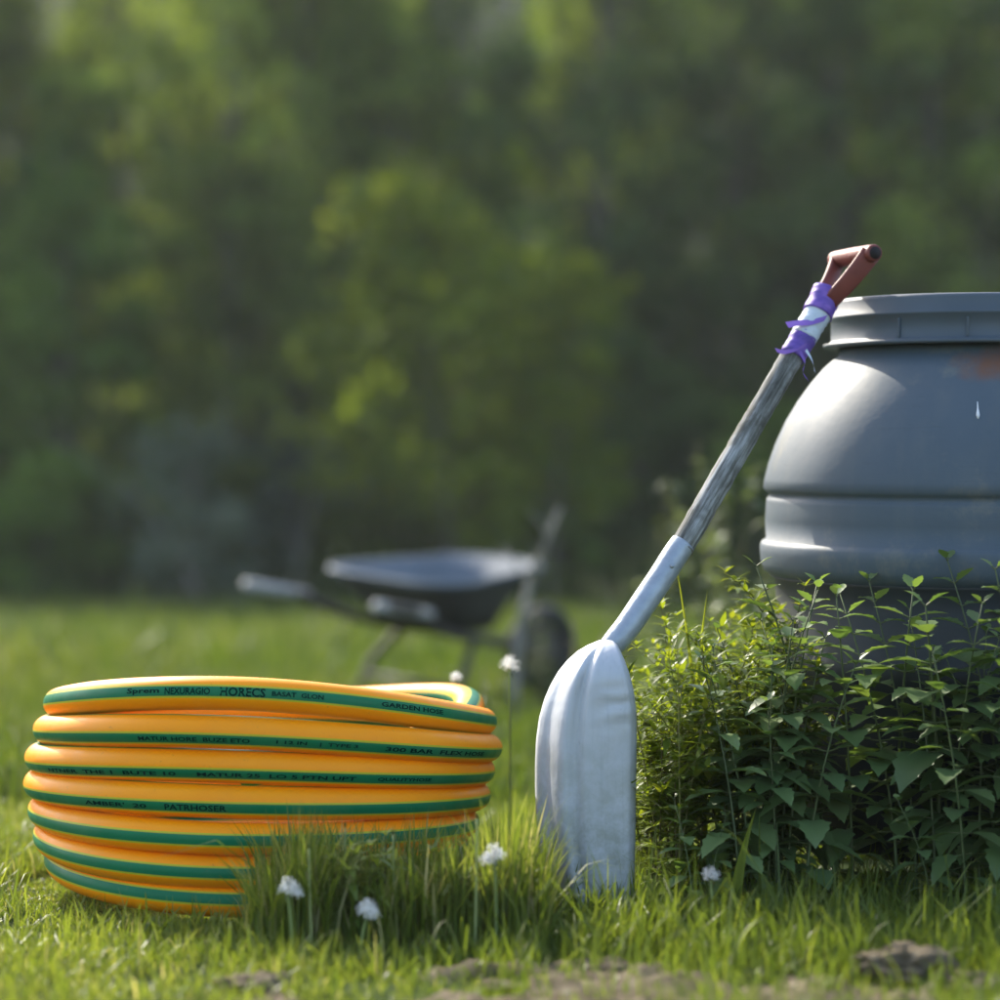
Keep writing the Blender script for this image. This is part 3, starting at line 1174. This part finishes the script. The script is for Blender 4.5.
def bedstraw(rng, hgt, label, group, shoots=3, mat=None):
    """fine upright weed: thin branching stems with rings of narrow leaves"""
    root = thing('bedstraw', label, 'weed', group=group)
    sb, lb = MB(), MB()

    def shoot(p0, dv, ln, r, dens):
        side = Vector((rng.uniform(-1, 1), rng.uniform(-1, 1), 0)) * .12 * ln
        P = lambda t: p0 + dv * (ln * t) + side * t * t
        sb.tube([P(k / 5) for k in range(6)], [r * (1 - .7 * k / 5) for k in range(6)], 5, False, rng.random())
        n = int(ln / dens)
        for k in range(n):
            t = .12 + .88 * k / max(1, n - 1)
            p = P(t)
            m_ = rng.randint(3, 5)
            a0 = rng.random() * 6
            L = rng.uniform(.020, .044) * (1.1 - .45 * t)
            for j in range(m_):
                a = a0 + 2 * PI * j / m_ + rng.uniform(-.3, .3)
                e = rng.uniform(-.15, .65) + .4 * t
                leaf_mesh(lb, p, (math.cos(a) * math.cos(e), math.sin(a) * math.cos(e), math.sin(e)), L, L * rng.uniform(.22, .40), rng.uniform(.1, .5), min(1, max(0, rng.gauss(.35 + .35 * t, .17))), False, 3, .2)

    for s in range(shoots):
        a = rng.random() * 6.28
        dv = Vector((math.cos(a) * .14, math.sin(a) * .14, 1)).normalized()
        ln = hgt * rng.uniform(.75, 1.0)
        p0 = Vector((rng.uniform(-.015, .015), rng.uniform(-.015, .015), 0))
        shoot(p0, dv, ln, .0015, .021)
        for b_ in range(5):
            t = rng.uniform(.35, .9)
            a = rng.random() * 6.28
            shoot(p0 + dv * ln * t, Vector((math.cos(a) * .8, math.sin(a) * .8, rng.uniform(.4, 1))).normalized(), hgt * rng.uniform(.12, .24), .0008, .013)
    sb.build('stem', BSTEM, root)
    lb.build('leaves', mat or BED, root)
    return root


GB_ = 'sunlit bedstraw between the shovel and the nettles'
LB_ = 'fine-leaved sunlit green bedstraw between shovel blade and nettles'
bps = [bedstraw(prng, .36, LB_, GB_) for _ in range(4)]
cnt = 0
while cnt < 24:
    px = prng.uniform(625, 800)
    d = prng.uniform(3.24, 3.62) if px > 655 else prng.uniform(3.40, 3.62)
    x_ = W(px, 700, d).x
    if (x_ - BC.x) ** 2 + (d - BC.y) ** 2 < .335 ** 2 or (px < 668 and d < 3.33):
        continue
    topy = np.interp(px, [640, 665, 700, 740, 770, 800], [636, 612, 578, 548, 538, 590]) + abs(prng.gauss(0, 75))
    hgt = max(.12, W(px, topy, d).z)
    put(bps[prng.randrange(4)], x_, d, prng.uniform(0, 6.28), hgt / .36, LB_, GB_)
    cnt += 1

LC_ = 'little leafy bedstraw sprig among the long grass before the hose'
sprigs = [bedstraw(prng, .13, LC_, 'bedstraw sprigs in the long grass before the hose', 2, PALEBED) for _ in range(3)]
for k in range(8):
    px = 290 + 245 * (k + .3 + .4 * prng.random()) / 8
    d = prng.uniform(2.97, 3.12)
    topy = prng.uniform(812, 880) if px > 335 else prng.uniform(845, 890)
    p = W(px, topy, d)
    put(sprigs[k % 3], p.x, d, prng.uniform(0, 6.28), p.z / .13, LC_, 'bedstraw sprigs in the long grass before the hose')

# broad upright grass blades by the socket
for (px, py, d, lab) in ((705, 545, 3.42, 'single long grass blade rising behind the shovel socket'), (686, 590, 3.40, 'broad bright grass leaf just right of the shovel socket'), (733, 806, 3.16, 'bright upright grass shoot in the shade below the nettles')):
    p = W(px, py, d)
    b = MB()
    z0 = 0 if d > 3.2 else 0
    N = 8
    vs, fs = [], []
    for k in range(N + 1):
        t = k / N
        c = Vector((.05 * (t ** 2) * (-1 if d > 3.41 else .6), -.02 * t, p.z * t))
        ww = (.0085 if d < 3.41 else .005) * (1 - t ** 3) * (.6 + .4 * math.sin(PI * min(1, t + .2)))
        vs += [c - Vector((ww, ww * .4, 0)), c + Vector((0, .002, 0)), c + Vector((ww, -ww * .4, 0))]
    for k in range(N):
        fs += [(3 * k, 3 * k + 1, 3 * k + 4, 3 * k + 3), (3 * k + 1, 3 * k + 2, 3 * k + 5, 3 * k + 4)]
    b.put(vs, fs, .85)
    o = b.build('grass_shoot', BED, None, True, 0, (p.x, d, 0))
    tag(o, lab, 'grass shoot', 'single grass shoots')

# ------------------------------------------------------------------ dandelions
FLUFF = leaf_mat('dandelion_fluff', [(0, (.70, .69, .64)), (.5, (.80, .79, .76)), (1, (.88, .87, .84))], .35, .8, (1, 1, 1), .1)
DSTEM = leaf_mat('dandelion_stem', [(0, (.15, .21, .06)), (.5, (.22, .28, .09)), (1, (.30, .33, .13))], .2, .5)
SEPAL = leaf_mat('dandelion_sepal', [(0, (.05, .07, .02)), (1, (.10, .13, .04))], .2, .6)


def dandelion(px, py, py0, d, size, lab, tilt=0, two=0):
    size *= .85
    p = W(px, py, d)
    gz = float(ground_z(p.x, d))
    root = thing('dandelion', lab, 'dandelion', (p.x, d, gz), group='dandelions gone to seed')
    hgt = p.z - gz
    b = MB()
    b.tube(catmull([(tilt * .02, 0, 0), (tilt * .012, .002, hgt * .5), (0, 0, hgt - size * .6)], 5), .0018, 8, shade=random.uniform(.3, .8))
    b.build('stem', DSTEM, root)
    fl = MB()
    rg = random.Random(int(px))
    centres = [(0, 0, 0, 1)] + ([(two * size * 1.0, -.002, -size * .55, .75)] if two else [])
    for (ox, oy, oz, k) in centres:
        for i in range(130):
            a, e = rg.random() * 6.28, rg.uniform(-.45, 1.5)
            dv = Vector((math.cos(a) * math.cos(e), math.sin(a) * math.cos(e), math.sin(e)))
            r_ = size * k * rg.uniform(.5, 1.3)
            c = Vector((ox, oy, hgt + oz))
            tip = c + dv * r_
            sd1 = dv.orthogonal().normalized()
            sd2 = dv.cross(sd1)
            fl.put([c + dv * r_ * .2 - sd1 * .0004, c + dv * r_ * .2 + sd1 * .0004, tip], [(0, 1, 2)], rg.random())
            for sdv in (sd1, sd2, sd1 + sd2, sd1 - sd2):
                s_ = sdv.normalized() * rg.uniform(.0018, .0034) * k
                w_ = dv.cross(s_).normalized() * .00035
                fl.put([tip - s_ + dv * .0012, tip - w_, tip + s_ + dv * .0012, tip + w_], [(0, 1, 2, 3)], rg.random())
    fl.build('seed_head', FLUFF, root, False)
    sp2 = MB()
    for j in range(9):
        a = 2 * PI * j / 9
        leaf_mesh(sp2, (0, 0, hgt - size * .65), (math.cos(a) * .5, math.sin(a) * .5, .8 if j % 2 else -.5), size * .9, size * .3, .3, rg.random(), False, 3)
    sp2.build('sepals', SEPAL, root)
    return root


dandelion(288, 888, 950, 2.94, .0135, 'white dandelion clock nearest the left end of the grass clump', .3, .9)
dandelion(367, 910, 960, 2.93, .0135, 'lowest white dandelion clock in front of the middle of the hose', -.5, .7)
dandelion(495, 855, 930, 2.95, .0145, 'white dandelion clock at the right end of the coil', .1, -.8)
dandelion(510, 666, 760, 3.75, .0170, 'tall white dandelion clock standing behind the coil beside the shovel', 0, 0)
dandelion(456, 678, 760, 3.95, .0100, 'small faint dandelion clock peeping over the top of the hose', 0, 0)
dandelion(711, 876, 930, 3.02, .0120, 'blurred pale dandelion clock in the shade below the nettles', .2, 0)


def bare_stalk(px, py, d, lab, lean=0):
    p = W(px, py, d)
    root = thing('flower_stalk', lab, 'flower stalk', (p.x, d, float(ground_z(p.x, d))), group='bare dandelion stalks')
    b = MB()
    b.tube(catmull([(lean, 0, 0), (lean * .3, .003, p.z * .5), (0, 0, p.z)], 5), [.0017 - .0005 * k / 10 for k in range(11)], 8, shade=.8)
    b.build('stalk', DSTEM, root)
    b = MB()
    for j in range(7):
        a = 2 * PI * j / 7
        leaf_mesh(b, (0, 0, p.z), (math.cos(a) * .3, math.sin(a) * .3, 1), .010, .004, .2, .5, False, 3)
    b.build('bud', SEPAL, root)


bare_stalk(309, 850, 2.95, 'bare pale dandelion stalk beside the left dandelion clock', .004)
bare_stalk(477, 815, 2.96, 'tall bare dandelion stalk against the right end of the hose', -.003)
bare_stalk(393, 832, 3.0, 'bare stalk with a green bud in front of the lower loops', .006)
bare_stalk(345, 826, 3.01, 'leafy stalk rising highest before the orange loops', -.004)

# ------------------------------------------------------------------ soil clods in the foreground
CLOD = NT('dry_soil_clod')
CLOD.color(CLOD.ramp(CLOD.noise(40, 8, .7), [(.3, (.07, .054, .034)), (.55, (.15, .12, .078)), (.78, (.29, .25, .16))]))
CLOD.set(Roughness=.95)
CLOD.b.inputs['Specular IOR Level'].default_value = .1
CLOD.bump(CLOD.noise(120, 8, .7), .8, .006)
CLOD = CLOD.m


def clod(px, py, d, sx1, sy1, sz1, lab, seed):
    d += .13
    p = W(px, py, d)
    bm = bmesh.new()
    bmesh.ops.create_icosphere(bm, subdivisions=5, radius=1)
    for v in bm.verts:
        c = v.co.normalized()
        f_ = 1 + .9 * (fbm(c.x * 1.6 + seed, c.y * 1.6 + c.z * 1.9 + seed) - .45) + .6 * (fbm(c.x * 5 + c.z * 4 + seed, c.y * 5 - c.z * 3) - .45) + .35 * (fbm(c.x * 14 + c.z * 9, c.y * 14 + seed + c.z * 11) - .45)
        v.co = Vector((c.x * sx1 * f_, c.y * sy1 * f_, c.z * .72 * sz1 * f_ * (1 if c.z > 0 else .4)))
    for f_ in bm.faces:
        f_.smooth = True
    me = bpy.data.meshes.new('soil_clod')
    bm.to_mesh(me)
    bm.free()
    o = add('soil_clod', me, CLOD, None, (p.x, d, float(ground_z(p.x, d)) + sz1 * .12))
    tag(o, lab, 'clod of soil', 'soil clods along the bottom of the picture')


clod(902, 972, 2.64, .052, .05, .034, 'largest dry brown soil clod at the lower right', 3)
clod(968, 985, 2.60, .040, .04, .024, 'low soil clod at the lower right corner beside the largest', 8)
clod(690, 985, 2.62, .026, .025, .015, 'rounded soil clod below the shovel and nettles', 13)
clod(610, 975, 2.66, .024, .024, .012, 'flat crumbly soil clod right below the shovel blade', 17)
clod(500, 990, 2.60, .028, .028, .012, 'wide low soil clod below the grass clump', 23)
clod(250, 992, 2.59, .034, .034, .018, 'dark soil clod at the bottom under the hose', 29)
clod(755, 968, 2.68, .017, .018, .011, 'small pale soil clod halfway along the bottom right', 31)
clod(655, 962, 2.70, .022, .022, .015, 'smallest soil clod just in front of the rough grass', 37)
clod(555, 985, 2.61, .024, .024, .015, 'small soil clod between the wide low one and the blade', 41)

# ------------------------------------------------------------------ middle-distance weeds
WEED = leaf_mat('pale_weed_leaf', [(0, (.055, .085, .035)), (.5, (.095, .13, .055)), (1, (.15, .18, .08))], .4, .5, (1.2, 1.2, .6))


def weed(px, py, d, lab, n_st=5, spread=.12, seed=1, mat=WEED, L0=.07, name='weed'):
    rg = random.Random(seed)
    p = W(px, py, d)
    gz = float(ground_z(p.x, d))
    root = thing(name, lab, 'weed', (p.x, d, gz))
    sb, lb = MB(), MB()
    hgt = p.z - gz
    for s in range(n_st):
        hh = hgt * (1 if s == 0 else rg.uniform(.55, .95))
        tx, ty = rg.uniform(-1, 1) * spread, rg.uniform(-1, 1) * spread
        P = lambda t: Vector((tx * t ** 1.5, ty * t ** 1.5, hh * t))
        sb.tube([P(k / 6) for k in range(7)], [.006 * (1 - .7 * k / 6) for k in range(7)], 5)
        for k in range(int(hh / .03)):
            t = rg.uniform(.12, 1)
            a, e = rg.random() * 6.28, rg.uniform(-.2, .7)
            leaf_mesh(lb, P(t), (math.cos(a) * math.cos(e), math.sin(a) * math.cos(e), math.sin(e)), L0 * rg.uniform(.6, 1.3) * (1.2 - .5 * t), L0 * .45 * rg.uniform(.7, 1.2), rg.uniform(.2, .7), min(1, max(0, rg.gauss(.5 + .2 * t, .2))), False, 4)
    sb.build('stem', BSTEM, root)
    lb.build('leaves', mat, root)


LEAFS_DIM = leaf_mat('dim_weed_leaf', [(0, (.05, .07, .03)), (1, (.11, .13, .06))], .35, .7, (1.1, 1.2, .7), .1)
weed(718, 445, 6.2, 'tall blurred pale green weed between shovel shaft and barrel', 6, .12, 4)
weed(662, 480, 6.6, 'blurred weed just left of the shovel shaft', 4, .08, 5)
weed(748, 500, 5.6, 'bushy blurred weed low behind the bedstraw by the barrel', 6, .12, 6)
weed(590, 622, 5.6, 'small pale weed in the meadow behind the shovel blade', 4, .07, 8, leaf_mat('bleached_weed_leaf', [(0, (.14, .15, .08)), (1, (.28, .28, .17))], .35, .6, (1, 1, .8)), .05)
weed(630, 560, 9.5, 'dim weed standing behind the wheelbarrow wheel', 6, .2, 9)
weed(548, 600, 7.4, 'dim weed growing up in front of the wheelbarrow wheel', 7, .14, 14, LEAFS_DIM)
weed(485, 668, 5.4, 'low pale weed in the meadow just beyond the coil', 4, .05, 12, WEED, .045)

BARK = plain('grey_brown_bark', (.10, .088, .070), .9, 0, .35, 6, .5)
DEADW = plain('bleached_dead_stalk', (.23, .215, .18), .85, 0, .25, 20, .3)


def branchy(name, lab, cat, pix, d, r0, twigs, seed, mat):
    rg = random.Random(seed)
    ps = catmull([W(x_, y_, d) for x_, y_ in pix], 5)
    b0 = ps[0].copy()
    b = MB()
    n = len(ps)
    b.tube([p - b0 for p in ps], [r0 * (1 - .75 * k / (n - 1)) for k in range(n)], 7)
    o = thing(name, lab, cat, b0)
    b.build('stalk', mat, o)
    for k in range(twigs):
        i = rg.randrange(n // 3, n)
        dv = Vector((rg.uniform(-1, 1), rg.uniform(-1, 1), rg.uniform(.3, 1.3))).normalized() * rg.uniform(.12, .3) * (ps[-1] - b0).length
        b = MB()
        b.tube([ps[i] - b0, ps[i] - b0 + dv * .6 + Vector((0, 0, .01)), ps[i] - b0 + dv], [r0 * .35, r0 * .25, r0 * .1], 5)
        b.build('twig', mat, o)
    return o


branchy('dead_stalk', 'bleached dead stalk standing upright before the wheelbarrow wheel', 'dead stalk', [(512, 735), (519, 640), (530, 585), (545, 545), (561, 508)], 7.7, .020, 4, 3, DEADW)

# ------------------------------------------------------------------ trees and bushes of the wood


def leaf_cloud(centers, radii, n_per, size, rng, mu):
    cs, rs, ms = [], [], []
    for c, r_, m_ in zip(centers, radii, mu):
        k = int(n_per)
        pts = rng.normal(0, 1, (k, 3))
        pts /= np.linalg.norm(pts, axis=1)[:, None]
        pts *= (rng.random(k) ** .45)[:, None] * np.array(r_)[None]
        cs.append(pts + np.array(c)[None])
        ms.append(np.clip(rng.normal(m_, .13, k), 0, 1))
    P = np.concatenate(cs)
    sh = np.concatenate(ms)
    n = len(P)
    nv = rng.normal(0, 1, (n, 3)) + np.array([0, 0, .7])
    nv /= np.linalg.norm(nv, axis=1)[:, None]
    ax = rng.normal(0, 1, (n, 3))
    ax -= nv * (ax * nv).sum(1)[:, None]
    ax /= np.linalg.norm(ax, axis=1)[:, None]
    bx = np.cross(nv, ax)
    L = size * rng.uniform(.6, 1.35, n)[:, None]
    vs = np.stack([P - ax * L * .5, P + bx * L * .32 + nv * L * .06, P + ax * L * .5 - nv * L * .1, P - bx * L * .32 + nv * L * .06], 1)
    return np_mesh('crown', vs.reshape(-1, 3), np.arange(n * 4).reshape(-1, 4), None, np.repeat(sh, 4))


LEAFS = {
    'olive': leaf_mat('olive_tree_leaf', [(0, (.095, .140, .022)), (.5, (.175, .235, .036)), (1, (.25, .30, .060))], .45, .75, (1.2, 1.2, .55), .1),
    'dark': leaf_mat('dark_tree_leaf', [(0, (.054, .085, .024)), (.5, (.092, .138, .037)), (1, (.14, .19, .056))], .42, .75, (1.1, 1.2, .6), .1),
    'green': leaf_mat('mid_green_leaf', [(0, (.072, .130, .022)), (.5, (.132, .210, .034)), (1, (.20, .275, .056))], .45, .75, (1.2, 1.25, .5), .1),
    'bright': leaf_mat('yellow_green_leaf', [(0, (.082, .125, .012)), (.5, (.138, .190, .016)), (1, (.22, .262, .030))], .5, .75, (1.4, 1.3, .35), .1),
    'grey': leaf_mat('grey_green_leaf', [(0, (.075, .10, .066)), (.5, (.125, .155, .105)), (1, (.19, .22, .16))], .42, .75, (1.1, 1.15, .85), .1),
}


def tree(name, lab, cat, kind, hgt, wid, nclump, nper, lsize, seed, group=None, low=.05, trunk_r=.12):
    rng = np.random.default_rng(seed)
    rg = random.Random(seed)
    root = thing(name, lab, cat, group=group)
    cen, rad_, mu = [], [], []
    tb = MB()
    top = hgt * .82
    bend = Vector((rg.uniform(-.4, .4), rg.uniform(-.3, .3), 0))
    TP = lambda t: bend * (t * t) + Vector((0, 0, top * t))
    tb.tube([TP(k / 8) for k in range(9)], [trunk_r * (1 - .82 * k / 8) for k in range(9)], 9)
    for k in range(nclump):
        t = low + (1 - low) * (k + rg.random()) / nclump
        prof = (math.sin(PI * min(1, t * .86 + .12))) ** .6 * (.72 + .28 * rg.random())
        a = rg.random() * 6.283
        r_ = wid / 2 * prof * rg.random() ** .5
        c = TP(min(1, t * .95)) + Vector((math.cos(a) * r_, math.sin(a) * r_, hgt * .18 * t + rg.uniform(-.1, .1) * hgt * .3))
        c.z = max(.15, min(c.z, hgt))
        s = wid * rg.uniform(.09, .19)
        cen.append(tuple(c))
        rad_.append((s * rg.uniform(.8, 1.4), s * rg.uniform(.8, 1.4), s * rg.uniform(.55, 1.0)))
        mu.append(min(.95, max(.05, rg.gauss(.48, .20))))
        if k % 3 == 0 and c.z > .3:
            p0 = TP(max(.05, min(.95, t * .8)))
            tb.tube([p0, p0.lerp(c, .5) + Vector((0, 0, .05)), c], [trunk_r * .28, trunk_r * .2, trunk_r * .06], 5)
    tb.build('trunk', BARK, root)
    add('crown', leaf_cloud(cen, rad_, nper, lsize, rng, mu), LEAFS[kind], root)
    return root


GT = 'trees along the edge of the wood'
tr = random.Random(99)
protoT = {
    'olive': [tree('deciduous_tree', 'x', 'tree', 'olive', 9.5, 4.6, 62, 105, .20, 11, GT), tree('deciduous_tree', 'x', 'tree', 'olive', 8.2, 3.8, 54, 100, .19, 12, GT)],
    'dark': [tree('dark_tree', 'x', 'tree', 'dark', 10.5, 4.6, 66, 110, .20, 13, GT), tree('dark_tree', 'x', 'tree', 'dark', 9.0, 4.2, 60, 105, .19, 14, GT)],
    'green': [tree('leafy_tree', 'x', 'tree', 'green', 8.8, 4.2, 58, 105, .19, 15, GT), tree('leafy_tree', 'x', 'tree', 'green', 7.4, 3.6, 50, 100, .18, 16, GT)],
}
LT = {'olive': 'olive green tree with a loose crown in the blurred wood, left and middle',
      'dark': 'dark grey-green tree in the shaded right half of the wood',
      'green': 'mid green leafy tree in the blurred wood behind the meadow'}
spots = []
for row, (yy, n_, jit) in enumerate(((29.6, 20, .7), (32.2, 20, .8), (35.4, 18, .8))):
    for k in range(n_):
        x_ = -15.5 + 31 * (k + .5 * (row % 2)) / (n_ - 1) + tr.uniform(-jit, jit)
        spots.append((x_, yy + tr.uniform(-.9, .9)))
for x_, y_ in spots:
    right = x_ > 1.2 + tr.uniform(-1, 1)
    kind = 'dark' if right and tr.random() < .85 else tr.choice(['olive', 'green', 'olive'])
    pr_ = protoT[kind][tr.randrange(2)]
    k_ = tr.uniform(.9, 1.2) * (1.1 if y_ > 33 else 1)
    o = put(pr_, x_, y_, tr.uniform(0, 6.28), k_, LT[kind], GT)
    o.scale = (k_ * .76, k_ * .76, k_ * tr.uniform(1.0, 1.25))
for ps in protoT.values():
    for p in ps:
        if p['label'] == 'x':
            for ch in list(p.children):
                bpy.data.objects.remove(ch)
            bpy.data.objects.remove(p)

# shrubs in front of the trees, each of its own look


def shrub(px, py_top, d, wid, kind, lab, seed, name='shrub', ncl=36, nper=85, ls=.13, low=.02, tr_=.05):
    p = W(px, py_top, d)
    o = tree(name, lab, 'shrub' if name == 'shrub' else 'tree', kind, p.z, wid, ncl, nper, ls, seed, None, low, tr_)
    o.location = (p.x, d, 0)
    return o


shrub(450, 175, 24.4, 3.4, 'bright', 'bright yellow-green sapling lit up in the middle of the wood edge', 31, 'sapling', 75, 30, .19, .25, .04)
shrub(895, 215, 27.5, .9, 'bright', 'thin yellow-green sapling showing above the barrel lid', 32, 'sapling', 12, 34, .12, .55, .03)
shrub(60, 175, 27.0, 2.8, 'green', 'bushy mid green tree at the left edge of the picture', 33, 'small_tree', 44, 95, .16)
shrub(550, 260, 23.9, 1.7, 'bright', 'smaller yellow-green sapling right beside the large bright one', 54, 'sapling', 36, 30, .18, .30, .03)
shrub(230, 130, 28.0, 3.0, 'olive', 'rounded olive tree left of the yellow-green sapling', 34, 'small_tree', 46, 100, .17)
shrub(190, 425, 25.0, 2.2, 'grey', 'low grey-green shrub with misty foliage behind the barrow, left', 35, 'shrub', 30, 70, .11)
shrub(300, 410, 26.0, 1.7, 'grey', 'narrow grey-green shrub below the yellow-green sapling', 36, 'shrub', 26, 60, .11)
shrub(40, 455, 26.0, 2.0, 'green', 'low dark shrub at the left edge where meadow meets wood', 37, 'shrub', 32, 90, .13)
shrub(400, 470, 26.8, 2.2, 'olive', 'low olive shrub right behind the wheelbarrow', 38, 'shrub', 32, 90, .13)
shrub(560, 430, 26.5, 1.9, 'green', 'green shrub at the wood edge left of the shovel shaft', 39, 'shrub', 30, 85, .13)
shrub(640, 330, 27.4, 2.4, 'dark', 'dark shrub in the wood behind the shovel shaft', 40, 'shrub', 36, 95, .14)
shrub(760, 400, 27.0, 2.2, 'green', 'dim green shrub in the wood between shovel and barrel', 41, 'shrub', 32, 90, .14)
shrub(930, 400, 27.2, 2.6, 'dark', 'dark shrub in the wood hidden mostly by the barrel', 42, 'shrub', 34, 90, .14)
branchy('bare_sapling', 'bare grey sapling leaning in the misty scrub left of the barrow', 'sapling', [(205, 604), (180, 560), (140, 500), (70, 450)], 24.6, .020, 5, 5, DEADW)
branchy('bare_sapling', 'bare forked grey sapling rising behind the wheelbarrow', 'sapling', [(285, 604), (300, 560), (318, 480), (340, 425)], 24.8, .018, 5, 6, DEADW)

# ------------------------------------------------------------------ thin morning haze over the meadow
m = NT('meadow_haze')
for l_ in list(m.out.inputs['Surface'].links):
    m.t.links.remove(l_)
m.t.nodes.remove(m.b)
v_ = m.n('ShaderNodeVolumePrincipled')
v_.inputs['Color'].default_value = (.86, .90, .94, 1)
v_.inputs['Density'].default_value = .0007
v_.inputs['Anisotropy'].default_value = .2
m.l(v_.outputs[0], m.out.inputs['Volume'])
b = MB()
b.box((0, 57, 11.5), (200, 200, 27))
hz_ = b.build('haze', m.m, None, False)
tag(hz_, 'thin pale haze between the meadow and the wood', 'haze', kind='stuff')
